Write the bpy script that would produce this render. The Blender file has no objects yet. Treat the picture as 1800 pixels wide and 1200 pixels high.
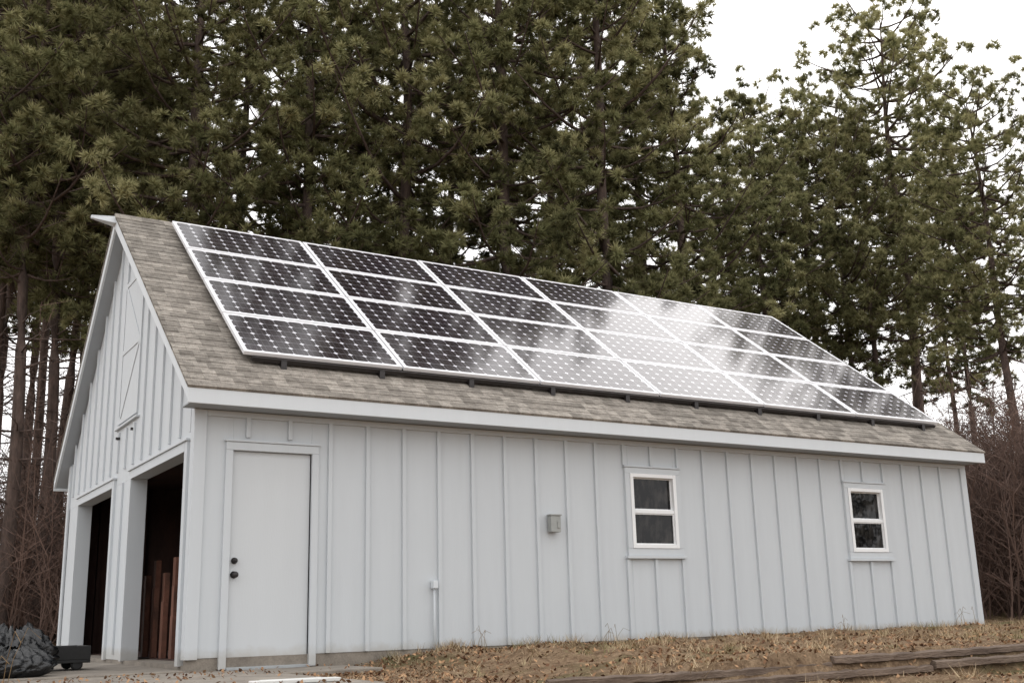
import bpy, math, random
import numpy as np
from mathutils import Vector, Matrix
random.seed(4); RNG=np.random.default_rng(11)
S=bpy.context.scene
S.view_settings.view_transform='Standard'; S.view_settings.look='None'; S.view_settings.exposure=0
COL=S.collection
# ---------------------------------------------------------------- materials
def nodes(name):
    m=bpy.data.materials.new(name); m.use_nodes=True; nt=m.node_tree
    b=nt.nodes['Principled BSDF']; return m,nt,b
def mixc(nt,fac,a,b,mode='MIX'):
    n=nt.nodes.new('ShaderNodeMix'); n.data_type='RGBA'; n.blend_type=mode
    for i,v in ((0,fac),(6,a),(7,b)):
        if hasattr(v,'is_linked'): nt.links.new(v,n.inputs[i])
        else: n.inputs[i].default_value=v if not isinstance(v,tuple) else (*v[:3],1)
    return n.outputs[2]
def mth(nt,op,a,b=None,c=None):
    n=nt.nodes.new('ShaderNodeMath'); n.operation=op
    for i,v in enumerate((a,b,c)):
        if v is None: continue
        if hasattr(v,'is_linked'): nt.links.new(v,n.inputs[i])
        else: n.inputs[i].default_value=v
    return n.outputs[0]
def ramp(nt,src,p0,p1,c0=(0,0,0),c1=(1,1,1)):
    r=nt.nodes.new('ShaderNodeValToRGB'); e=r.color_ramp.elements
    e[0].position=max(p0,0);e[1].position=p1;e[0].color=(*c0,1);e[1].color=(*c1,1); nt.links.new(src,r.inputs[0]); return r.outputs[0]
def objco(nt,scale=(1,1,1)):
    t=nt.nodes.new('ShaderNodeTexCoord'); mp=nt.nodes.new('ShaderNodeMapping'); mp.inputs['Scale'].default_value=scale
    nt.links.new(t.outputs['Object'],mp.inputs[0]); return mp.outputs[0]
def noise(nt,co,scale,detail=6,rough=.6):
    n=nt.nodes.new('ShaderNodeTexNoise'); n.inputs['Scale'].default_value=scale;n.inputs['Detail'].default_value=detail;n.inputs['Roughness'].default_value=rough
    nt.links.new(co,n.inputs['Vector']); return n.outputs['Fac']
def bump(nt,b,h,strength=.3,dist=.01):
    n=nt.nodes.new('ShaderNodeBump'); n.inputs['Strength'].default_value=strength;n.inputs['Distance'].default_value=dist
    nt.links.new(h,n.inputs['Height']); nt.links.new(n.outputs[0],b.inputs['Normal'])
def simple(name,c1,c2,rough=.6,scale=4,stretch=(1,1,1),bs=.2,bd=.004,spec=.4,metal=0,lo=.3,hi=.7,fine=None):
    m,nt,b=nodes(name); co=objco(nt,stretch); f=noise(nt,co,scale)
    c=mixc(nt,ramp(nt,f,lo,hi),c1,c2)
    if fine:
        g=noise(nt,co,fine,4); c=mixc(nt,.35,c,ramp(nt,g,.3,.7,(.25,.25,.25),(1,1,1)),'MULTIPLY'); h=g
    else: h=f
    nt.links.new(c,b.inputs['Base Color']); b.inputs['Roughness'].default_value=rough;b.inputs['Specular IOR Level'].default_value=spec;b.inputs['Metallic'].default_value=metal
    if bs: bump(nt,b,h,bs,bd)
    return m
M={}
def paint(name,c,dirt=.96):
    m,nt,b=nodes(name); co=objco(nt); st=objco(nt,(3,3,.25))
    a=noise(nt,st,3.0,5); g=noise(nt,co,.8,3)
    d=tuple(x*dirt for x in c)
    col=mixc(nt,ramp(nt,a,.35,.75),c,d); col=mixc(nt,.5,col,ramp(nt,g,.3,.7,(.94,.94,.95),(1,1,1)),'MULTIPLY')
    ge=nt.nodes.new('ShaderNodeNewGeometry'); sep=nt.nodes.new('ShaderNodeSeparateXYZ'); nt.links.new(ge.outputs['Position'],sep.inputs[0])
    zz=mth(nt,'ADD',sep.outputs[2],mth(nt,'MULTIPLY',noise(nt,co,6,4),-.2))
    lo=ramp(nt,zz,0,.09,(.84,.80,.75),(1,1,1)); col=mixc(nt,1.0,col,lo,'MULTIPLY')
    nt.links.new(col,b.inputs['Base Color']); b.inputs['Roughness'].default_value=.62; b.inputs['Specular IOR Level'].default_value=.3
    f=noise(nt,objco(nt,(12,12,1.2)),9,5); bump(nt,b,f,.25,.004); return m
M['siding']=paint('siding_paint',(.575,.608,.632))
M['trim']=paint('trim_paint',(.66,.695,.72),.97)
M['door']=paint('door_paint',(.585,.612,.63),.98)
M['vinyl']=simple('white_vinyl',(.84,.85,.85),(.78,.79,.80),.35,3,bs=0)
M['concrete']=simple('concrete',(.34,.30,.25),(.19,.165,.14),.9,3,fine=60,bs=.4)
M['black']=simple('dark_metal',(.015,.013,.013),(.03,.025,.025),.4,20,bs=.1)
M['galv']=simple('galvanised',(.42,.44,.45),(.33,.35,.36),.45,10,metal=.3,bs=0)
M['meter']=simple('meter_paint',(.36,.375,.36),(.29,.30,.29),.5,8,bs=0)
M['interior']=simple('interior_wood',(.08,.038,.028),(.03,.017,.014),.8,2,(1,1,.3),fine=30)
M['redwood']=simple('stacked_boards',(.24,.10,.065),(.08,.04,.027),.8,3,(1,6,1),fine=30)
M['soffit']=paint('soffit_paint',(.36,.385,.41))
M['alu']=simple('frame_aluminium',(.80,.80,.82),(.72,.72,.74),.45,4,metal=.0,bs=0)
M['bark']=simple('pine_bark',(.17,.12,.10),(.06,.044,.038),.95,6,(2,2,.5),fine=25,bs=.8,bd=.03)
M['timber']=simple('weathered_timber',(.28,.21,.16),(.10,.068,.05),.9,5,(.5,4,4),fine=30,bs=.9,bd=.02)
M['plastic']=simple('bag_plastic',(.006,.0065,.007),(.014,.015,.017),.2,5,bs=1.0,bd=.05,spec=.6)
M['twig']=simple('thicket_twig',(.18,.115,.09),(.08,.053,.043),.9,.5,bs=0)
M['rubber']=simple('tyre_rubber',(.012,.012,.012),(.02,.02,.02),.7,20,bs=.2)
M['plank']=simple('plank_paint',(.70,.70,.68),(.6,.6,.58),.6,5,bs=.1)
def glassm():
    m,nt,b=nodes('window_glass'); f=noise(nt,objco(nt,(1.5,1,.7)),6,5)
    nt.links.new(mixc(nt,ramp(nt,f,.45,.65),(.004,.004,.005),(.035,.032,.030)),b.inputs['Base Color']); b.inputs['Roughness'].default_value=.03;b.inputs['IOR'].default_value=1.36
    bump(nt,b,noise(nt,objco(nt),3,2),.10,.02); return m
M['glass']=glassm()
def shingle(name,cy,sz):
    m,nt,b=nodes(name); t=nt.nodes.new('ShaderNodeTexCoord'); sep=nt.nodes.new('ShaderNodeSeparateXYZ'); nt.links.new(t.outputs['Object'],sep.inputs[0])
    s=mth(nt,'ADD',mth(nt,'MULTIPLY',sep.outputs[1],cy),mth(nt,'MULTIPLY',sep.outputs[2],sz))
    cb=nt.nodes.new('ShaderNodeCombineXYZ'); nt.links.new(sep.outputs[0],cb.inputs[0]); nt.links.new(s,cb.inputs[1])
    br=nt.nodes.new('ShaderNodeTexBrick'); nt.links.new(cb.outputs[0],br.inputs['Vector']); br.offset=.37; br.offset_frequency=3
    for k,v in (('Scale',1),('Mortar Size',.002),('Brick Width',.14),('Row Height',.1387),('Mortar Smooth',.5),('Bias',0)): br.inputs[k].default_value=v
    br.inputs['Color1'].default_value=(.355,.330,.300,1); br.inputs['Color2'].default_value=(.185,.170,.153,1); br.inputs['Mortar'].default_value=(.15,.138,.125,1)
    mp=nt.nodes.new('ShaderNodeMapping'); mp.inputs['Scale'].default_value=(5,7,1); nt.links.new(cb.outputs[0],mp.inputs[0])
    n1=noise(nt,mp.outputs[0],2.5,8,.7); n2=noise(nt,objco(nt),90,3); n3=noise(nt,objco(nt),.9,3)
    c=mixc(nt,.7,br.outputs['Color'],ramp(nt,n1,.34,.66,(.55,.53,.51),(1.4,1.37,1.33)),'MULTIPLY')
    c=mixc(nt,.6,c,ramp(nt,n2,.25,.75,(.4,.4,.4),(1.4,1.4,1.4)),'MULTIPLY'); c=mixc(nt,.6,c,ramp(nt,n3,.3,.7,(.75,.75,.73),(1.1,1.08,1.05)),'MULTIPLY')
    nt.links.new(c,b.inputs['Base Color']); b.inputs['Roughness'].default_value=.95; b.inputs['Specular IOR Level'].default_value=.15; bump(nt,b,n2,.5,.006); return m
def cells():
    m,nt,b=nodes('solar_cells'); uv=nt.nodes.new('ShaderNodeUVMap'); uv.uv_map='UVMap'; sep=nt.nodes.new('ShaderNodeSeparateXYZ'); nt.links.new(uv.outputs[0],sep.inputs[0])
    fx=mth(nt,'ABSOLUTE',mth(nt,'SUBTRACT',mth(nt,'FRACT',mth(nt,'MULTIPLY',sep.outputs[0],10)),.5))
    fy=mth(nt,'ABSOLUTE',mth(nt,'SUBTRACT',mth(nt,'FRACT',mth(nt,'MULTIPLY',sep.outputs[1],6)),.5))
    dia=mth(nt,'GREATER_THAN',mth(nt,'ADD',fx,fy),.825)
    gap=mth(nt,'GREATER_THAN',mth(nt,'MAXIMUM',fx,fy),.487)
    bb=mth(nt,'LESS_THAN',mth(nt,'ABSOLUTE',mth(nt,'SUBTRACT',fx,.2)),.007)
    f=mth(nt,'MAXIMUM',dia,mth(nt,'MAXIMUM',mth(nt,'MULTIPLY',gap,.5),mth(nt,'MULTIPLY',bb,.18)))
    cid=nt.nodes.new('ShaderNodeTexWhiteNoise'); cid.noise_dimensions='2D'
    cb=nt.nodes.new('ShaderNodeCombineXYZ'); nt.links.new(mth(nt,'FLOOR',mth(nt,'MULTIPLY',sep.outputs[0],10)),cb.inputs[0]); nt.links.new(mth(nt,'FLOOR',mth(nt,'MULTIPLY',sep.outputs[1],6)),cb.inputs[1]); nt.links.new(cb.outputs[0],cid.inputs['Vector'])
    base=mixc(nt,cid.outputs['Value'],(.009,.005,.009),(.017,.010,.015))
    nt.links.new(mixc(nt,f,base,(.66,.66,.70)),b.inputs['Base Color'])
    b.inputs['Roughness'].default_value=.09; b.inputs['IOR'].default_value=1.34
    return m
M['cells']=cells()
def needle(name,ca,cb,cc):
    m,nt,b=nodes(name); at=nt.nodes.new('ShaderNodeAttribute'); at.attribute_name='tint'
    oi=nt.nodes.new('ShaderNodeObjectInfo')
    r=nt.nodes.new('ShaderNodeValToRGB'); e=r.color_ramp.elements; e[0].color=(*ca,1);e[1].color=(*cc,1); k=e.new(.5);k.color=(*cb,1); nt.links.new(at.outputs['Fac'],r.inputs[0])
    c=mixc(nt,mth(nt,'MULTIPLY',oi.outputs['Random'],.25),r.outputs[0],(.19,.165,.085))
    out=nt.nodes['Material Output']; nt.nodes.remove(b)
    d=nt.nodes.new('ShaderNodeBsdfDiffuse'); t=nt.nodes.new('ShaderNodeBsdfTranslucent'); mx=nt.nodes.new('ShaderNodeMixShader'); mx.inputs[0].default_value=.25
    nt.links.new(c,d.inputs[0]); nt.links.new(c,t.inputs[0]); nt.links.new(d.outputs[0],mx.inputs[1]); nt.links.new(t.outputs[0],mx.inputs[2]); nt.links.new(mx.outputs[0],out.inputs[0]); return m
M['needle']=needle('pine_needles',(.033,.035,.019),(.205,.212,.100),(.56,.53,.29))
def ground():
    m,nt,b=nodes('ground_litter'); co=objco(nt); n1=noise(nt,co,.7,5); n2=noise(nt,co,9,8,.7); n3=noise(nt,co,45,5,.7)
    c=mixc(nt,ramp(nt,n2,.35,.65),(.15,.095,.058),(.38,.27,.17)); c=mixc(nt,ramp(nt,n1,.56,.68),c,(.14,.13,.06))
    c=mixc(nt,.7,c,ramp(nt,n3,.3,.7,(.3,.28,.26),(1.2,1.2,1.2)),'MULTIPLY'); nt.links.new(c,b.inputs['Base Color']); b.inputs['Roughness'].default_value=1; b.inputs['Specular IOR Level'].default_value=.1
    bump(nt,b,n3,.9,.03); return m
M['ground']=ground()
def tintmat(name,a,bc,rough=.9,patch=None):
    m,nt,b=nodes(name); at=nt.nodes.new('ShaderNodeAttribute'); at.attribute_name='tint'
    c=mixc(nt,at.outputs['Fac'],a,bc)
    if patch: c=mixc(nt,ramp(nt,noise(nt,objco(nt),.9,4),.52,.64),c,patch)
    nt.links.new(c,b.inputs['Base Color']); b.inputs['Roughness'].default_value=rough; b.inputs['Specular IOR Level'].default_value=.15; return m
M['leaf']=tintmat('dead_leaves',(.085,.038,.022),(.44,.27,.15))
M['straw']=tintmat('dry_grass',(.20,.135,.072),(.55,.43,.28),patch=(.19,.175,.08))
# ---------------------------------------------------------------- mesh helpers
class B:
    def __init__(s): s.v=[];s.f=[];s.m=[]
    def hexa(s,c,mi=0):
        o=len(s.v); s.v+=[tuple(p) for p in c]
        for q in ((0,3,2,1),(4,5,6,7),(0,1,5,4),(1,2,6,5),(2,3,7,6),(3,0,4,7)): s.f.append(tuple(o+i for i in q)); s.m.append(mi)
    def box(s,x0,x1,y0,y1,z0,z1,mi=0):
        s.hexa([(x0,y0,z0),(x1,y0,z0),(x1,y1,z0),(x0,y1,z0),(x0,y0,z1),(x1,y0,z1),(x1,y1,z1),(x0,y1,z1)],mi)
    def prism_x(s,yz,x0,x1,mi=0):
        n=len(yz);o=len(s.v); s.v+=[(x0,y,z) for y,z in yz]+[(x1,y,z) for y,z in yz]
        s.f.append(tuple(o+i for i in range(n))[::-1]);s.f.append(tuple(o+n+i for i in range(n)));s.m+=[mi,mi]
        for i in range(n):
            j=(i+1)%n; s.f.append((o+i,o+j,o+n+j,o+n+i)); s.m.append(mi)
    def tube(s,pts,rad,n=6,mi=0,cap=True):
        pts=[Vector(p) for p in pts]; o=len(s.v); up=Vector((0,0,1))
        for i,p in enumerate(pts):
            d=(pts[min(i+1,len(pts)-1)]-pts[max(i-1,0)]).normalized(); a=d.cross(up)
            if a.length<.05: a=d.cross(Vector((1,0,0)))
            a.normalize(); c=a.cross(d); r=rad[i] if hasattr(rad,'__len__') else rad
            for k in range(n):
                t=2*math.pi*(k+.5)/n; s.v.append(tuple(p+(a*math.cos(t)+c*math.sin(t))*r))
        for i in range(len(pts)-1):
            for k in range(n):
                s.f.append((o+i*n+k,o+i*n+(k+1)%n,o+(i+1)*n+(k+1)%n,o+(i+1)*n+k)); s.m.append(mi)
        if cap:
            s.f.append(tuple(o+k for k in range(n))[::-1]); s.m.append(mi); e=o+(len(pts)-1)*n; s.f.append(tuple(e+k for k in range(n))); s.m.append(mi)
    def obj(s,name,mats,parent=None,bevel=0,smooth=False,loc=None):
        me=bpy.data.meshes.new(name); v=s.v
        if loc: v=[(a-loc[0],b-loc[1],c-loc[2]) for a,b,c in v]
        me.from_pydata(v,[],s.f); 
        for k in (mats if isinstance(mats,(list,tuple)) else [mats]): me.materials.append(M[k])
        me.polygons.foreach_set('material_index',s.m); me.update()
        if smooth: me.polygons.foreach_set('use_smooth',[True]*len(me.polygons))
        ob=bpy.data.objects.new(name,me); COL.objects.link(ob)
        if loc: ob.location=loc
        if parent: ob.parent=parent
        if bevel:
            bv=ob.modifiers.new('b','BEVEL'); bv.width=bevel; bv.segments=2; bv.limit_method='ANGLE'
        return ob
def empty(name,loc=(0,0,0),**k):
    e=bpy.data.objects.new(name,None); e.location=loc; COL.objects.link(e)
    for a,v in k.items(): e[a]=v
    return e
def tag(o,**k):
    for a,v in k.items(): o[a]=v
    return o
def npmesh(name,V,tris,mat,tint=None):
    me=bpy.data.meshes.new(name); nv=len(V); nf=len(tris); k=tris.shape[1]
    me.vertices.add(nv); me.vertices.foreach_set('co',V.astype(np.float32).ravel())
    me.loops.add(nf*k); me.loops.foreach_set('vertex_index',tris.astype(np.int32).ravel())
    me.polygons.add(nf); me.polygons.foreach_set('loop_start',np.arange(0,nf*k,k,dtype=np.int32))
    me.materials.append(M[mat]); 
    if tint is not None:
        a=me.attributes.new('tint','FLOAT','POINT'); a.data.foreach_set('value',tint.astype(np.float32))
    me.update(calc_edges=True); me.validate(); return me
# ---------------------------------------------------------------- building dimensions
L,W=11.423,6.557; EY,EZ=-.325,2.575; RY,RZ=3.62,5.581; FY,FZ=6.882,2.527; X0,X1=-.179,11.534
nl=math.hypot(RY-EY,RZ-EZ); CN,SN=(RY-EY)/nl,(RZ-EZ)/nl; fl=math.hypot(FY-RY,RZ-FZ); CF,SF=(FY-RY)/fl,(RZ-FZ)/fl
def zr(y): return EZ+(y-EY)*SN/CN if y<RY else RZ-(y-RY)*SF/CF
M['shingle']=shingle('roof_shingles',CN,SN); M['shinglef']=shingle('roof_shingles_far',-CF,SF)
G=empty('garage',(0,0,0),label='light grey board and batten garage with shingled gable roof',category='garage')
SB=.10; ST=2.41
WINS=[(5.15,5.845,1.135,2.015),(8.87,9.56,1.115,1.975)]
DX0,DX1=.357,1.165
b=B()
def wallpiece(x0,x1,z0,z1): b.box(x0,x1,0,.12,z0,z1)
wallpiece(0,DX0,SB,ST); wallpiece(DX0,DX1,2.03,ST); wallpiece(DX1,WINS[0][0],SB,ST)
for w in WINS: wallpiece(w[0],w[1],SB,w[2]); wallpiece(w[0],w[1],w[3],ST)
wallpiece(WINS[0][1],WINS[1][0],SB,ST); wallpiece(WINS[1][1],L,SB,ST)
BAT=[.50,.93]+[1.36+.4135*i for i in range(25)]; BH=.021; BD=-.030
for x in BAT:
    if x>L-.15: continue
    if x<1.3: b.box(x-BH,x+BH,BD,0,2.16,ST-.005); continue
    seg=[(SB+.002,ST-.005)]
    for w in WINS:
        if w[0]-.13<x<w[1]+.13: seg=[(SB+.002,w[2]-.125),(w[3]+.095,ST-.005)]
    for a,c in seg: b.box(x-BH,x+BH,BD,0,a,c)
b.obj('wall','siding',G,.003)
b=B(); b.box(0,L,W-.12,W,SB,zr(W)-.12); b.obj('wall','siding',G)
b=B(); b.prism_x([(.12,SB),(W-.12,SB),(W-.12,zr(W)-.14),(RY,RZ-.14),(.12,zr(0)-.14)],L-.12,L)
for i in range(16):
    y=.4+i*.4064
    if y<W-.1: b.box(L,L+.02,y-.02,y+.02,SB,zr(y)-.16)
b.obj('gable_wall','siding',G)
OP=[(.28,2.56),(3.52,5.70)]; HZ=2.05
b=B(); 
b.box(0,.14,.121,.28,SB,HZ); b.box(0,.14,2.56,3.52,SB-.06,HZ); b.box(0,.14,5.70,W,SB-.06,HZ)
b.prism_x([(.121,HZ),(W-.121,HZ),(W-.121,zr(W)-.14),(RY,RZ-.13),(.121,zr(.121)-.14)],0,.14)
HT=(2.50,3.50,2.80,4.60)
for i in range(-8,9):
    y=RY-.62+i*.4064
    if y<.15 or y>W-.1: continue
    z0=HZ+.16; z1=zr(y)-.16
    if HT[0]-.05<y<HT[1]+.05:
        b.box(-.024,0,y-.02,y+.02,z0,HT[2]-.10)
        if z1>HT[3]+.02: b.box(-.024,0,y-.02,y+.02,HT[3]+.01,z1)
    else: b.box(-.024,0,y-.02,y+.02,z0,z1)
b.box(-.024,0,3.02,3.06,.1,HZ)
b.obj('gable_wall','siding',G,.003)
for y0,y1 in OP:
    b=B(); b.box(-.03,.16,y1-.015,y1+.08,.03,HZ+.08); b.box(-.03,.16,y0-.08,y0+.015,.03,HZ+.08); b.box(-.032,.158,y0+.016,y1-.016,HZ-.015,HZ+.08); b.box(-.05,0,y0-.10,y1+.10,HZ+.082,HZ+.105)
    b.obj('opening_trim','siding',G,.003)
b=B(); b.box(-.03,.09,-.03,0,SB-.01,ST-.003); b.box(-.03,0,0,.09,SB-.01,2.72); b.obj('corner_board','siding',G,.003)
b=B(); b.box(L-.09,L+.03,-.03,0,SB-.01,ST-.003); b.obj('corner_board','siding',G,.003)
b=B(); b.box(-.03,0,W-.09,W+.03,SB-.01,zr(W)-.15); b.obj('corner_board','siding',G,.003)
b=B(); b.box(.091,L-.091,-.034,-.0,ST-.06,ST-.004); b.obj('frieze_board','siding',G,.003)
h=empty('loft_hatch'); h.parent=G
b=B(); b.box(-.012,-.001,HT[0],HT[1],HT[2],HT[3]); b.obj('hatch_panel','siding',h)
b=B(); w=.06
b.box(-.020,-.013,HT[0],HT[0]+w,HT[2],HT[3]);b.box(-.020,-.013,HT[1]-w,HT[1],HT[2],HT[3]);b.box(-.021,-.013,HT[0]+w,HT[1]-w,HT[2],HT[2]+w);b.box(-.021,-.013,HT[0]+w,HT[1]-w,HT[3]-w,HT[3])
zm=(HT[2]+HT[3])/2; b.box(-.021,-.013,HT[0]+w,HT[1]-w,zm-w/2,zm+w/2)
for k,(za,zb) in enumerate(((HT[2]+w,zm-w/2),(zm+w/2,HT[3]-w))):
    yb,ya=(HT[0]+w,HT[1]-w)
    if k: b.hexa([(-.020,yb,za),(-.020,yb+.07,za),(-.014,yb+.07,za),(-.014,yb,za),(-.020,ya-.07,zb),(-.020,ya,zb),(-.014,ya,zb),(-.014,ya-.07,zb)])
    else: b.hexa([(-.020,ya-.07,za),(-.020,ya,za),(-.014,ya,za),(-.014,ya-.07,za),(-.020,yb,zb),(-.020,yb+.07,zb),(-.014,yb+.07,zb),(-.014,yb,zb)])
b.obj('hatch_bracing','siding',h,.002)
b=B(); b.box(-.04,0,HT[0]-.08,HT[1]+.08,HT[2]-.06,HT[2]-.035)
b.obj('sill','siding',h,.003)
for y in (HT[0]+.1,HT[1]-.12):
    b=B(); b.box(-.05,0,y,y+.03,HT[2]-.19,HT[2]-.16); b.obj('bracket','black',h)
# roof
b=B(); n=36; ex=nl/n
for i in range(n):
    s0,s1=i*ex,(i+1)*ex
    def P(s,o): return (EY+s*CN-o*SN,EZ+s*SN+o*CN)
    y0,z0=P(s0-(0.004 if i else .02),.006);y1,z1=P(s1,.001); y2,z2=P(s1,-.02); y3,z3=P(s0-(0 if i else .02),-.02)
    b.prism_x([(y0,z0),(y1,z1),(y2,z2),(y3,z3)],X0-.012,X1+.012)
n=30; ex=fl/n
for i in range(n):
    s0,s1=i*ex,(i+1)*ex
    def P(s,o): return (FY-s*CF+o*SF,FZ+s*SF+o*CF)
    y0,z0=P(s0-.01,.010);y1,z1=P(s1,.001); y2,z2=P(s1,-.02); y3,z3=P(s0,-.02)
    b.prism_x([(y0,z0),(y1,z1),(y2,z2),(y3,z3)],X0-.012,X1+.012,1)
b.prism_x([(RY-.13,RZ-.085),(RY,RZ+.018),(RY+.13,RZ-.108),(RY+.12,RZ-.13),(RY,RZ-.02),(RY-.12,RZ-.11)],X0-.014,X1+.014)
roof=b.obj('roof',['shingle','shinglef'],G)
b=B(); T=.12
b.prism_x([(EY+.03,EZ-.0),(RY,RZ-.023),(FY-.03,FZ-.0),(FY-.03,FZ-.13),(RY,RZ-.023-T*1.3),(EY+.03,EZ-.13)],X0+.03,X1-.03)
b.obj('roof_deck','soffit',G)
b=B(); b.box(X0,X1,EY,EY+.028,2.405,EZ-.022); b.obj('fascia','trim',G,.003)
b=B(); b.box(X0+.03,X1-.03,EY+.029,-.001,2.411,2.425); b.obj('soffit','soffit',G)
b=B(); b.box(X0,X1,FY-.028,FY,FZ-.17,FZ-.022); b.obj('fascia','trim',G,.003)
for xa,xb in ((X0,X0+.028),(X1-.028,X1)):
    b=B(); D=.13
    b.prism_x([(EY+.03,EZ-.0-.0),(RY,RZ-.024),(RY,RZ-.024-D*1.25),(EY+.03,EZ-D)],xa,xb)
    b.prism_x([(RY+.001,RZ-.024),(FY-.03,FZ-.0),(FY-.03,FZ-D),(RY+.001,RZ-.024-D*1.25)],xa,xb)
    b.obj('rake_board','trim',G)
b=B(); b.hexa([(X0-.30,RY-.02,RZ-.10),(X0,RY-.07,RZ-.14),(X0,RY+.07,RZ-.15),(X0-.30,RY+.02,RZ-.10),(X0-.30,RY-.02,RZ-.06),(X0,RY-.05,RZ-.04),(X0,RY+.05,RZ-.04),(X0-.30,RY+.02,RZ-.06)]); b.obj('ridge_hood','trim',G,.004)
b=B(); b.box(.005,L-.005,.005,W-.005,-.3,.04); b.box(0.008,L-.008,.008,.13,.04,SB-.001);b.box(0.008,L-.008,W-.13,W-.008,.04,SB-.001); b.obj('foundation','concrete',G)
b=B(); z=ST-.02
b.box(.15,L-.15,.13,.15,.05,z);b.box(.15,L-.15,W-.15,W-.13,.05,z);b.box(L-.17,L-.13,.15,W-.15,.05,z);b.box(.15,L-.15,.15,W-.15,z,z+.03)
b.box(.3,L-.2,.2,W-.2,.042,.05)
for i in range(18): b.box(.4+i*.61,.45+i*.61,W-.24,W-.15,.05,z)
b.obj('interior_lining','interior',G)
# door
d=empty('door'); d.parent=G
b=B(); b.box(DX0+.004,DX1-.004,.02,.06,.012,2.026)
b.obj('door_slab','door',d,.003)
b=B(); b.box(DX0-.07,DX0,-.03,.12,-.01,2.03);b.box(DX1,DX1+.07,-.03,.12,-.01,2.03);b.box(DX0-.07,DX1+.07,-.031,.12,2.031,2.11);b.box(DX0-.085,DX1+.085,-.045,-.0,2.112,2.13); b.obj('frame','siding',d,.003)
b=B(); b.box(DX0,DX1,-.05,.1,-.03,.010); b.obj('threshold','galv',d,.003)
for z in (.85,.98):
    b=B(); hx=DX0+.058; b.tube([(hx,.02,z),(hx,.008,z),(hx,.007,z),(hx,-.02,z),(hx,-.025,z),(hx,-.045,z),(hx,-.055,z)],[.034,.034,.013,.013,.026,.029,.016] if z<.9 else [.03,.03,.028,.026,.018,.016,.01],14); b.obj('handle','black',d,smooth=True)
# windows
for i,w in enumerate(WINS):
    x0,x1,z0,z1=w; wn=empty('window',((x0+x1)/2,0,z0)); wn.parent=G
    def ob(bb,n,m,bv=.003): 
        o=bb.obj(n,m,None,bv,loc=((x0+x1)/2,0,z0)); o.location=(0,0,0); o.parent=wn; return o
    b=B(); b.box(x0-.07,x0-.001,-.035,0,z0-.0,z1);b.box(x1+.001,x1+.07,-.035,0,z0,z1);b.box(x0-.07,x1+.07,-.036,0,z1+.001,z1+.07);b.box(x0-.085,x1+.085,-.05,0,z1+.072,z1+.09); ob(b,'trim_board','siding')
    b=B(); b.box(x0-.07,x1+.07,-.034,0,z0-.085,z0-.001); b.box(x0-.10,x1+.10,-.06,0,z0-.12,z0-.087);  ob(b,'sill','siding')
    f=.045; zm=z0+(z1-z0)*.49
    b=B(); b.box(x0,x0+f,-.045,.06,z0,z1);b.box(x1-f,x1,-.045,.06,z0,z1);b.box(x0+f,x1-f,-.044,.06,z1-f,z1);b.box(x0+f,x1-f,-.044,.06,z0,z0+f)
    b.box(x0+f,x1-f,-.03,.04,zm-.022,zm+.022)
    for za,zb_,yo in ((z0+f,zm-.022,-.02),(zm+.022,z1-f,.005)):
        t=.014; b.box(x0+f,x0+f+t,yo,yo+.03,za,zb_);b.box(x1-f-t,x1-f,yo,yo+.03,za,zb_);b.box(x0+f+t,x1-f-t,yo,yo+.029,za,za+t);b.box(x0+f+t,x1-f-t,yo,yo+.029,zb_-t,zb_)
    ob(b,'frame','vinyl')
    b=B(); b.box(x0+f+.01,x1-f-.01,-.005,.0,z0+f+.01,zm-.03); b.box(x0+f+.01,x1-f-.01,.018,.023,zm+.03,z1-f-.01); ob(b,'glass','glass',0)
mt=empty('electric_meter',(4.03,-.02,1.40),label='small grey electrical box fixed to garage wall',category='electrical box')
b=B(); b.box(-.065,.065,-.08,0,-.10,.08); b.box(.015,.05,-.09,-.08,-.06,.02); b.obj('meter_box','meter',mt,.01)
b=B(); b.box(-.075,.075,-.09,.0,.081,.096); b.obj('meter_cap','meter',mt,.003)
cd=empty('conduit',(2.52,-.04,0),label='thin grey conduit pipe with small junction box on garage wall',category='conduit')
b=B(); b.tube([(0,0,-.05),(0,0,.70)],.012,8); b.obj('pipe','siding',cd,smooth=True)
b=B(); b.box(-.028,.028,-.04,.03,.70,.78); b.obj('junction_box','trim',cd,.006)
# ---------------------------------------------------------------- solar array
AX,PW,AS,RH,RA=.46,1.786,.628,1.017,.12
gp=.012; fw=.042; th=.04
bf=B(); w,hh=PW-2*gp,RH-2*gp
bf.box(0,fw,0,hh,-th,0);bf.box(w-fw,w,0,hh,-th,0);bf.box(fw,w-fw,0,fw,-th,-.0005);bf.box(fw,w-fw,hh-fw,hh,-th,-.0005)
fo=bf.obj('frame','alu',None,.002); 
gm=bpy.data.meshes.new('glass'); gm.from_pydata([(fw,fw,-.004),(w-fw,fw,-.004),(w-fw,hh-fw,-.004),(fw,hh-fw,-.004),(fw,fw,-.03),(w-fw,fw,-.03),(w-fw,hh-fw,-.03),(fw,hh-fw,-.03)],[],[(0,1,2,3),(7,6,5,4)]); gm.materials.append(M['cells'])
ul=gm.uv_layers.new(name='UVMap')
for i,uvv in enumerate([(0,0),(1,0),(1,1),(0,1),(0,0),(1,0),(1,1),(0,1)]): ul.data[i].uv=uvv
go=bpy.data.objects.new('cell_glass',gm); COL.objects.link(go)
first=True; ang=math.atan2(SN,CN)
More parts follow.
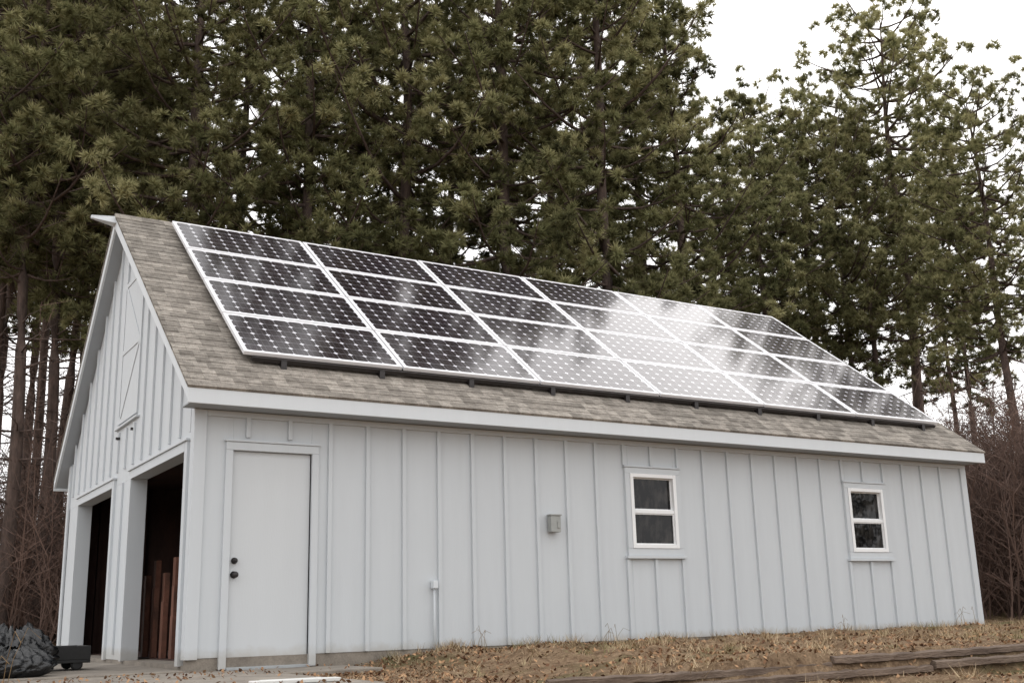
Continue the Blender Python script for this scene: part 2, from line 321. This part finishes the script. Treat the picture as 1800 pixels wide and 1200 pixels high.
for i in range(6):
    for j in range(4):
        s=AS+j*RH+gp; p=empty('solar_panel',(AX+i*PW+gp,EY+s*CN-RA*SN,EZ+s*SN+RA*CN),label='framed black monocrystalline solar panel on the shingled roof',category='solar panel',group='solar panels in the roof array')
        p.rotation_euler=(ang+random.uniform(-.002,.002),random.uniform(-.0015,.0015),0)
        if first: a,c=fo,go; first=False
        else:
            a=fo.copy(); c=go.copy(); COL.objects.link(a); COL.objects.link(c)
        a.parent=p; c.parent=p
rk=empty('mounting_rack',(0,0,0),label='dark metal mounting rails holding solar panels above shingles',category='mounting rack')
for s in (AS-.03,AS+.8,AS+1.6,AS+2.5,AS+3.4):
    b=B()
    def P(o): return (EY+s*CN-o*SN,EZ+s*SN+o*CN)
    (ya,za),(yb,zb_)=P(.035),P(.078); b.hexa([(AX+.1,ya,za),(AX+6*PW-.1,ya,za),(AX+6*PW-.1,ya+.04*CN,za+.04*SN),(AX+.1,ya+.04*CN,za+.04*SN),(AX+.1,yb,zb_),(AX+6*PW-.1,yb,zb_),(AX+6*PW-.1,yb+.04*CN,zb_+.04*SN),(AX+.1,yb+.04*CN,zb_+.04*SN)])
    b.obj('rail','black',rk)
b=B(); b.box(0,.06,-.03,.05,-.03,.06); ft=b.obj('foot','black',rk); ffirst=True
for s in (AS-.05,AS+1.6,AS+3.4):
    for i in range(10):
        o=ft if ffirst else ft.copy()
        if not ffirst: COL.objects.link(o)
        ffirst=False; o.parent=rk; o.location=(AX+.4+i*1.1,EY+s*CN-.01*SN,EZ+s*SN+.01*CN)
# ---------------------------------------------------------------- ground
def gh(x,y):
    x=np.asarray(x,float);y=np.asarray(y,float)
    def ss(a,b_,t): t=np.clip((t-a)/(b_-a),0,1); return t*t*(3-2*t)
    n=.02*np.sin(x*2.1+y*1.3)+.022*np.sin(x*4.7-y*3.9+1)+.016*np.sin(7.3*x+1.7*y)+.016*np.sin(11*y+3*x)+.012*np.sin(17*x-9*y)
    flat=ss(0,.7,np.maximum(np.abs(x+.05)-1.7,np.abs(y+1.6)-1.9))
    z=-.05+.130*ss(1.4,2.4,x)+n*flat*np.where(y<-3.5,.5,1)*np.where(y>-.6,.6,1)
    edge=-4.6
    z=z-.20*ss(0,.12,edge-y)*ss(-1.,1.2,x)-1.0*ss(.5,4.5,edge-y)
    inside=(x>-.02)&(x<L+.02)&(y>-.02)&(y<W+.02)
    z=z+.5*ss(8,40,y-W)+.28*ss(.3,8,x-L)
    z=np.where(inside,-.12,z); return z
def axis(a,b_,step,far): 
    m=np.arange(a,b_,step); d=step
    q=b_; out=[]
    while q<far: out.append(q); d*=1.25; q+=d
    q=a; d=step; lo=[]
    while q>-far: d*=1.25; q-=d; lo.append(q)
    return np.array(lo[::-1]+list(m)+out)
gx=axis(-6,20,.1,600); gy=axis(-12,10,.1,600); XX,YY=np.meshgrid(gx,gy); V=np.stack([XX,YY,gh(XX,YY)],-1).reshape(-1,3)
nx,ny=len(gx),len(gy); I=(np.arange(ny-1)[:,None]*nx+np.arange(nx-1)[None]).ravel(); F=np.stack([I,I+1,I+nx+1,I+nx],1)
me=npmesh('ground',V,F,'ground'); me.polygons.foreach_set('use_smooth',[True]*len(me.polygons)); o=bpy.data.objects.new('ground',me); COL.objects.link(o); o['kind']='structure'
b=B(); b.box(-3.2,-.002,-.038,6.4,-.25,.0); o=b.obj('concrete_apron','concrete',None,.01); o['kind']='structure'
b=B(); b.box(-1.5,.55,-3.1,-1.005,-.2,-.018); b.box(-1.5,1.5,-1.0,-.06,-.2,-.014); o=b.obj('pavement','concrete',None,.01); o['kind']='structure'
def slab(x,y): return ((x<.6)&(x>-1.55)&(y>-3.15))|((x<1.45)&(x>-1.55)&(y>-1.02))|((x<.02)&(y>-.5))
n=38000; x=RNG.uniform(-2.5,17,n); y=-RNG.uniform(0,1,n)**1.2*7.0-.03; m_=(~slab(x,y)|(RNG.random(n)<.22))&(np.sin(x*1.9+y)*np.sin(y*2.3-x*.6)+RNG.normal(0,.5,n)>-.4); x,y=x[m_],y[m_]; n=len(x)
z=np.maximum(gh(x,y),np.where(slab(x,y),-.012,-9))+.008; a=RNG.uniform(0,6.28,n); s=RNG.uniform(.007,.024,n); t=RNG.uniform(-1,1,(n,2))
u=np.stack([np.cos(a),np.sin(a),t[:,0]],1)*s[:,None]; v=np.stack([-np.sin(a),np.cos(a),t[:,1]],1)*s[:,None]*.6; c=np.stack([x,y,z],1)
V=np.stack([c-u,c-v,c+u,c+v],1).reshape(-1,3); F=np.arange(4*n).reshape(n,4); me=npmesh('leaf_litter',V,F,'leaf',np.repeat(RNG.random(n)**1.3,4)); o=bpy.data.objects.new('leaf_litter',me); COL.objects.link(o); o['kind']='stuff'
n=80000; x=RNG.uniform(-5,20,n); y=-RNG.uniform(0,1,n)*7.5; far=RNG.random(n)<.2; x=np.where(far,RNG.uniform(11.7,24,n),x); y=np.where(far,RNG.uniform(-6,14,n),y)
nt_=600; tx=RNG.uniform(1.5,18,nt_); ty=-.05-RNG.uniform(.0,1,nt_)**1.4*5.3; ids=RNG.integers(0,nt_,18000); x=np.concatenate([x,tx[ids]+RNG.normal(0,.03,18000)]); y=np.concatenate([y,ty[ids]+RNG.normal(0,.03,18000)]); up=np.concatenate([np.zeros(n),np.ones(18000)])
pt=np.sin(x*1.3+2+y*.8)*np.sin(y*2.1-x*.5)+RNG.normal(0,.35,len(x))>-.3
m_=~slab(x,y)&(y<-.01)&pt; m_=m_|((x>11.7)&(y>0)); x,y,up=x[m_],y[m_],up[m_]; n=len(x); z=gh(x,y)-.005
hgt=np.where(up>0,RNG.uniform(.03,.13,n),RNG.uniform(.005,.05,n)*np.where(x>11,2,1)); a=RNG.uniform(0,6.28,n); ln=RNG.uniform(.04,.15,n); wd=.0015+RNG.random(n)*.0025
p=np.stack([x,y,z],1); d=np.stack([np.cos(a),np.sin(a)],1); q=np.stack([-d[:,1],d[:,0],0*x],1)*wd[:,None]
tip=p+np.stack([d[:,0]*ln,d[:,1]*ln,hgt],1); V=np.stack([p-q,p+q,tip],1).reshape(-1,3); F=np.arange(3*n).reshape(n,3)
me=npmesh('dry_grass',V,F,'straw',np.repeat(RNG.random(n),3)); o=bpy.data.objects.new('dry_grass',me); COL.objects.link(o); o['kind']='stuff'
r=random.Random(9)
for (x,y,nn,hh_) in ((3.0,-.25,4,.25),(4.6,-.3,6,.25),(8.3,-.3,4,.25),(-1.9,-2.6,5,.45),(-2.6,-3.2,5,.4),(10.5,-.4,5,.3)):
    b=B()
    for k in range(nn):
        a=r.uniform(0,6.28); p0=Vector((x+r.gauss(0,.06),y+r.gauss(0,.06),float(gh(x,y))-.02)); h_=hh_*r.uniform(.6,1.1); l=hh_*r.uniform(.2,.9)
        b.tube([p0,p0+Vector((math.cos(a)*l*.25,math.sin(a)*l*.25,h_*.6)),p0+Vector((math.cos(a)*l*.7,math.sin(a)*l*.7,h_)),p0+Vector((math.cos(a)*l*1.2,math.sin(a)*l*1.2,h_*.85))],[.003,.002,.002,.002],4)
    o=b.obj('dry_weed','straw',None); tag(o,label='thin arching dry weed stems in the leaf litter',category='weed',group='dry weeds')
for (xa,xb,yy,zc,r_) in ((.9,3.3,-4.62,.0,.032),(3.32,6.0,-4.63,.04,.034),(1.6,4.3,-4.69,-.065,.032),(4.33,7.3,-4.69,-.04,.034),(6.02,9.0,-4.62,.05,.032)):
    pts=[];rr=[]
    for k in range(40):
        t=k/39; pts.append((xa+(xb-xa)*t,yy+.004*math.sin(5*t+xa),zc+.006*math.sin(4*t+xa*3)+r.gauss(0,.0015))); rr.append(r_*(1+.16*math.sin(k*2.3+xa)*math.sin(k*.9)+r.gauss(0,.05)))
    b=B(); b.tube(pts,rr,5); o=b.obj('landscape_timber','timber',None); tag(o,label='straight weathered brown edging timber half buried in leaves',category='timber',group='timbers edging the bank')
# ---------------------------------------------------------------- pines
def tuft_template(k,n=24):
    r=np.random.default_rng(k); V=[]; 
    for i in range(n):
        th=math.acos(1-r.random()*.95); ph=r.random()*6.283; d=np.array([math.sin(th)*math.cos(ph),math.sin(th)*math.sin(ph),math.cos(th)])
        l=r.uniform(.7,1.05); o=np.array([0,0,r.uniform(-.15,.05)]); s=np.cross(d,r.normal(size=3)); s/=np.linalg.norm(s); s*=.066
        V+=[o-s+d*.02,o+s+d*.02,o+d*l]
    return np.array(V)
TT=[tuft_template(k) for k in range(6)]
def pine_mesh(seed,H,cb,cr,tr,prof,lean=.15,gap=.25,sp=.6,deadlow=.8,nb=5,cs=1.0,tb=0,el1=.95):
    r=random.Random(seed); b=B(); ph=r.uniform(0,6.28)
    def axis_(z): t=z/H; return Vector((lean*t*t*math.cos(ph)+.06*math.sin(z*.7+seed),lean*t*t*math.sin(ph)+.06*math.cos(z*.55+seed),z))
    zs=[H*k/22 for k in range(23)]; b.tube([axis_(z) for z in zs],[tr*(1-z/H)**.75*(1+(.35 if z==0 else 0))+.012 for z in zs],10)
    P=[];D=[];SC=[];TN=[]
    def clump(c,rc,tn):
        nb_=r.choice((2,3,3)) if rc>.33 else r.choice((1,2,2))
        for q_ in range(nb_):
            cc=c+Vector((r.gauss(0,rc*.5),r.gauss(0,rc*.5),r.gauss(.03,rc*.36))); tq=tn+r.gauss(0,.12); rb=r.uniform(.07,.13)
            for _ in range(5):
                ct=r.uniform(-.55,1); a=r.uniform(0,6.28); st=math.sqrt(1-ct*ct); o=Vector((st*math.cos(a),st*math.sin(a),ct))
                P.append(cc+o*rb); D.append((o+Vector((0,0,.2))).normalized()); SC.append(r.uniform(.19,.26)*cs); TN.append(tq+.17*ct)  # clump tops tinted lighter, undersides darker: overhead light painted into the needle colour
    z=cb
    while z<H-.1:
        t=(z-cb)/(H-cb); R=cr*prof(t); k=r.choice((nb-1,nb,nb)) if t<.85 else 4; a0=r.uniform(0,6.28)
        for i in range(k):
            if r.random()<gap*(1 if t<.9 else .2): continue
            a=a0+6.283*i/k+r.uniform(-.35,.35); Lb=max(.25,R*r.uniform(.6,1.15)); el=-.10+el1*t**1.3+r.uniform(-.15,.2)
            o=axis_(z+r.uniform(-.1,.1)); dh=Vector((math.cos(a),math.sin(a),0)); sd=Vector((-math.sin(a),math.cos(a),0))
            bend=r.uniform(.1,.35); ys=r.uniform(-.2,.2)
            def bp(s): return o+dh*(Lb*s*math.cos(el))+Vector((0,0,Lb*(s*math.sin(el)+bend*s*s*.6-.12*math.sin(3.1*s))))+sd*(ys*Lb*s*s)
            nn=6; b.tube([bp(s/(nn-1)) for s in range(nn)],[(.018+.011*Lb)*(1-.8*s/(nn-1)) for s in range(nn)],4,cap=False)
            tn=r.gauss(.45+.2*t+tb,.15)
            clump(bp(1),cs*r.uniform(.36,.54)*(1 if Lb>.8 else .65),tn)
            d_=.75
            side=r.choice((-1,1))
            while Lb-d_>.2*Lb and d_<Lb:
                s=1-d_/Lb; q=bp(s); side=-side; bl=r.uniform(.45,.85)*min(1,.5+d_*.35); bd=((bp(min(1,s+.1))-q).normalized()*.7+sd*side*.8+Vector((0,0,.25))).normalized(); e=q+bd*bl
                b.tube([q,e],[.014,.007],3,cap=False); clump(e,cs*r.uniform(.30,.48),tn+r.gauss(0,.08))
                d_+=r.uniform(.38,.62)
        z+=sp*r.uniform(.8,1.25)
    z=1.5
    while z<cb+1.5:
        for i in range(r.choice((1,2,3))):
            if r.random()>deadlow: continue
            a=r.uniform(0,6.28); Lb=r.uniform(.4,2.2); o=axis_(z); dh=Vector((math.cos(a),math.sin(a),r.uniform(-.25,.3)))
            p1=o+dh*Lb*.5+Vector((0,0,r.uniform(-.1,.1))); p2=o+dh*Lb+Vector((r.uniform(-.2,.2),r.uniform(-.2,.2),r.uniform(-.3,.2))); b.tube([o,p1,p2],[.022,.014,.006],4,cap=False)
            for _ in range(3):
                q=p1.lerp(p2,r.random()); b.tube([q,q+Vector((r.uniform(-.4,.4),r.uniform(-.4,.4),r.uniform(-.2,.3)))],[.008,.004],3,cap=False)
        z+=r.uniform(.25,.6)
    P=np.array([tuple(p) for p in P]);D=np.array([tuple(d) for d in D]);SC=np.array(SC);TN=np.clip(np.array(TN),0,1)
    n=len(P); rr=np.random.default_rng(seed); h=rr.normal(size=(n,3)); A=np.cross(D,h);A/=np.linalg.norm(A,axis=1)[:,None];C=np.cross(D,A)
    Rm=np.stack([A,C,D],2)*SC[:,None,None]; T=np.stack([TT[k] for k in rr.integers(0,6,n)]); V=np.einsum('nij,nkj->nki',Rm,T)+P[:,None,:]
    K=V.shape[1]; V=V.reshape(-1,3); grad=np.tile(np.array([-.22,-.22,.14]),n*K//3)  # needle bases darkened, tips lightened: shade inside the clumps painted into tint
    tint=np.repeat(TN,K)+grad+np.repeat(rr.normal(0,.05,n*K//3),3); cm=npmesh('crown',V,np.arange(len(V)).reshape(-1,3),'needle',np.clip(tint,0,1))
    tm=bpy.data.meshes.new('trunk'); tm.from_pydata(b.v,[],b.f); tm.materials.append(M['bark']); tm.polygons.foreach_set('use_smooth',[True]*len(tm.polygons)); tm.update()
    return tm,cm,n
full=lambda t: (.75+.25*math.sin(3.14*min(1,t*1.6)))*(1-t**3)*1.0+.05
rnd=lambda t: max(.3,math.sin(3.14*(.16+.70*t))**.6)
tall=lambda t: (.6+.55*math.sin(3.14*t**.7))*(1-t**5)+.04
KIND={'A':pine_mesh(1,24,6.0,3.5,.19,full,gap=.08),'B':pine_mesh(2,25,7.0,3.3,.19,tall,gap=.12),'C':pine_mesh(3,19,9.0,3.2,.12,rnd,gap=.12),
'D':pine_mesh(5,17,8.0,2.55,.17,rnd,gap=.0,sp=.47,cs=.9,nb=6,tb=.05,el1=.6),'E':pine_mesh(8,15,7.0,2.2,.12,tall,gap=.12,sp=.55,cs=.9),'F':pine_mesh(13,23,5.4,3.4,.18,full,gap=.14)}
LB={'A':'tall dense pine with olive green needle clusters behind the garage','B':'very tall pine with dark green clumped crown','C':'pine with bare lower trunk and high dark crown','D':'pine with full rounded crown and long bare trunk','E':'slender pine with sparse needle clusters and thin trunk','F':'broad pine with low sweeping needle clad branches'}
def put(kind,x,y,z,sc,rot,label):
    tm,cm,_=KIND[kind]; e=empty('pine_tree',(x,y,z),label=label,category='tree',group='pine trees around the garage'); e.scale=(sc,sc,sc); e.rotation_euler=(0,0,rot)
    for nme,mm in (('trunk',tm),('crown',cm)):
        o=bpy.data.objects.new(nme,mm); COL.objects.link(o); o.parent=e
def pine(kind,hd,R,sc=1.0,rot=None):
    x=-2.83+R*math.cos(math.radians(hd)); y=-10.36+R*math.sin(math.radians(hd)); z=float(gh(x,y))-.1
    put(kind,x,y,z,sc,random.uniform(0,6.28) if rot is None else rot,LB[kind])
for a in (('A',75.5,26.5,1.0),('F',69.5,27,1.0),('B',64,27,1.05),('A',58.5,26.5,1.05),('F',53,27,1.03),('A',48.8,29.5,.84),
 ('B',73,33,1.0),('A',67,33,1.0),('F',61.5,33,1.0),('B',56,33,1.0),('A',51,34,.92),
 ('E',83.2,27,1.25),('E',81.7,28,1.25),('E',80.9,30,1.25),('C',86.8,27,1.1),('C',79.4,32,1.15),('C',84.4,31,1.15),('E',83.9,38,1.4),('E',82.5,42,1.5),('E',80.2,40,1.5),('C',85.6,42,1.4),('C',82.2,36,1.25),('E',78.6,42,1.5),
 ('D',37.6,40,1.28),('D',44.8,36,1.0),('D',42.3,38,1.0),('C',40.6,38,.90),('E',39.6,38,1.08),('D',33.4,31,.82),('E',35.2,42,1.0),('E',46.4,38,1.12),('C',36.0,46,.95)):
    pine(*a)
for x,y,k,s in ((20,-26,'A',.7),(31,-20,'F',.7),(38,-12,'A',.7)):
    put(k,x,y,-1,s,x,'pine at the far side of the yard')
V=[];F=[]
r=random.Random(5)
def strip(p,q,w0,w1):
    d=q-p; a=d.cross(Vector((r.gauss(0,1),r.gauss(0,1),r.gauss(0,1)))).normalized(); c=d.normalized().cross(a); o=len(V)
    for P_,w in ((p,w0),(q,w1)):
        for k in range(3):
            t=2.094*k; V.append(tuple(P_+(a*math.cos(t)+c*math.sin(t))*w))
    for k in range(3): F.append((o+k,o+(k+1)%3,o+3+(k+1)%3,o+3+k))
for i in range(3500):
    if i<2300: hd=r.uniform(76,90) if r.random()<.5 else r.uniform(27,46); R=r.uniform(26,46) if hd>60 else r.uniform(20 if hd<35 else 27,42)
    else: hd=r.uniform(28,36.5); R=r.uniform(20.5,36)
    x=-2.83+R*math.cos(math.radians(hd)); y=-10.36+R*math.sin(math.radians(hd)); Hh=r.uniform(1.6,4.2)+(.06*(R-20))
    if hd>60 and i%5==0: Hh=r.uniform(5,9)
    p=Vector((x,y,float(gh(x,y))-.05)); d=Vector((r.gauss(0,.18),r.gauss(0,.18),1))
    w=.02
    for k in range(4):
        q=p+d.normalized()*Hh/4; strip(p,q,w,w*.75); w*=.72
        for _ in range(4):
            e=p.lerp(q,r.random()); bd=Vector((r.gauss(0,.6),r.gauss(0,.6),.7)).normalized()*r.uniform(.3,1.0); strip(e,e+bd,w*.6,.005)
            e2=e+bd*.6; strip(e2,e2+Vector((r.gauss(0,.3),r.gauss(0,.3),.2)),.007,.004)
        p=q; d+=Vector((r.gauss(0,.2),r.gauss(0,.2),0))
me=bpy.data.meshes.new('thicket'); me.from_pydata(V,[],F); me.materials.append(M['twig']); o=bpy.data.objects.new('thicket',me); COL.objects.link(o); o['kind']='stuff'
# ---------------------------------------------------------------- clutter
def bag(x,y,z,sx,sy,sz,seed):
    rr=np.random.default_rng(seed); nu,nv=80,48; u=np.linspace(0,2*np.pi,nu,endpoint=False); v=np.linspace(0,1,nv)
    U,Vv=np.meshgrid(u,v); prof=np.sin(np.pi*np.clip(Vv*.88+.06,0,1))**.55*(1-.25*Vv); fold=1+.08*np.sin(3*U+seed)
    for k in range(10):
        a=rr.integers(2,13); c=rr.uniform(-14,14); f=np.abs(np.sin(a*U+c*Vv+rr.uniform(0,6)+1.2*np.sin(3*Vv+U*rr.integers(1,4)))); fold+=.085*(f-.6)*(1 if k<5 else .5)
    X=np.cos(U)*prof*fold*sx; Y=np.sin(U)*prof*fold*sy; Z=Vv*sz*(1+.7*(fold-1)*Vv)
    P=np.stack([X,Y,Z],-1).reshape(-1,3); I=[]
    for a in range(nv-1):
        for c in range(nu): I.append((a*nu+c,a*nu+(c+1)%nu,(a+1)*nu+(c+1)%nu,(a+1)*nu+c))
    me=npmesh('rubbish_bag',P,np.array(I),'plastic'); me.polygons.foreach_set('use_smooth',[True]*len(me.polygons)); o=bpy.data.objects.new('rubbish_bag',me); o.location=(x,y,z); COL.objects.link(o)
    tag(o,label='crumpled black plastic rubbish bag beside the garage',category='rubbish bag',group='rubbish bags by the garage')
bag(-1.95,.7,-.02,.52,.45,.50,1); bag(-1.36,1.0,-.02,.40,.36,.43,2); bag(-1.42,.35,-.02,.36,.3,.26,3); bag(-2.2,-.1,-.02,.35,.3,.34,4)
ct=empty('garden_cart',(-.80,1.6,0),label='low black metal cart with small wheels by garage opening',category='cart')
b=B(); b.box(-.42,.22,-.3,.3,.07,.10); b.box(-.42,.22,-.3,-.27,.10,.23); b.box(-.42,.22,.27,.3,.10,.23); b.box(-.42,-.39,-.27,.27,.10,.23); b.box(.19,.22,-.27,.27,.10,.23); b.obj('tray','rubber',ct,.005)
for yy in (-.26,.26):
    for xx in (-.3,.1):
        b=B(); b.tube([(xx,yy-.03,.055),(xx,yy-.02,.055),(xx,yy+.02,.055),(xx,yy+.03,.055)],[.04,.055,.055,.04],20)
        me=b.obj('wheel','rubber',ct)
b=B(); b.box(-.30,.34,-2.66,-2.54,.0,.025); b.box(-.2,.25,-2.50,-2.42,.0,.022)
o=b.obj('plank','plank',None,.004,loc=(0,-2.6,0)); o.location=(.05,-2.6,-.016); o.rotation_euler=(0,0,-.12); tag(o,label='white painted board lying on concrete by the door',category='plank')
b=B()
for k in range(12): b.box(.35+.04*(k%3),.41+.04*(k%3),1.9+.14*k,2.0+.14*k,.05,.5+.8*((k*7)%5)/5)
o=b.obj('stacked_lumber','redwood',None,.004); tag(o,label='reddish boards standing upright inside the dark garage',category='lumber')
# ---------------------------------------------------------------- light
w=bpy.data.worlds.new('World'); S.world=w; w.use_nodes=True; nt=w.node_tree; bg=nt.nodes['Background']
sk=nt.nodes.new('ShaderNodeTexSky'); sk.sky_type='NISHITA'; sk.sun_disc=False; SE=math.radians(41); sk.sun_elevation=SE; sk.air_density=1.5; sk.dust_density=5
SAZ=math.radians(64)
sk.sun_rotation=SAZ
hs=nt.nodes.new('ShaderNodeHueSaturation'); hs.inputs['Saturation'].default_value=.15; nt.links.new(sk.outputs[0],hs.inputs['Color'])
mx=mixc(nt,.85,hs.outputs[0],(12.2,12.05,12.05)); nt.links.new(mx,bg.inputs[0]); bg.inputs[1].default_value=.15
sun=bpy.data.lights.new('sun','SUN'); sun.energy=.5; sun.angle=math.radians(40); sun.color=(1,.95,.95); so=bpy.data.objects.new('sun',sun); COL.objects.link(so)
sun.energy=.32
dirv=Vector((math.sin(SAZ)*math.cos(SE),math.cos(SAZ)*math.cos(SE),math.sin(SE))); so.rotation_euler=dirv.to_track_quat('Z','Y').to_euler()
# ---------------------------------------------------------------- camera
cam=bpy.data.cameras.new('camera'); co=bpy.data.objects.new('camera',cam); COL.objects.link(co); S.camera=co
cam.sensor_width=36; cam.lens=1914.81/1800*36; cam.clip_end=2000; cam.clip_start=.05
yaw,pitch,roll=-.554,.246,-.027
co.matrix_world=Matrix.Translation((-2.831,-10.355,.408))@Matrix.Rotation(yaw,4,'Z')@Matrix.Rotation(math.pi/2+pitch,4,'X')@Matrix.Rotation(roll,4,'Z')
print([k[2] for k in KIND.values()])
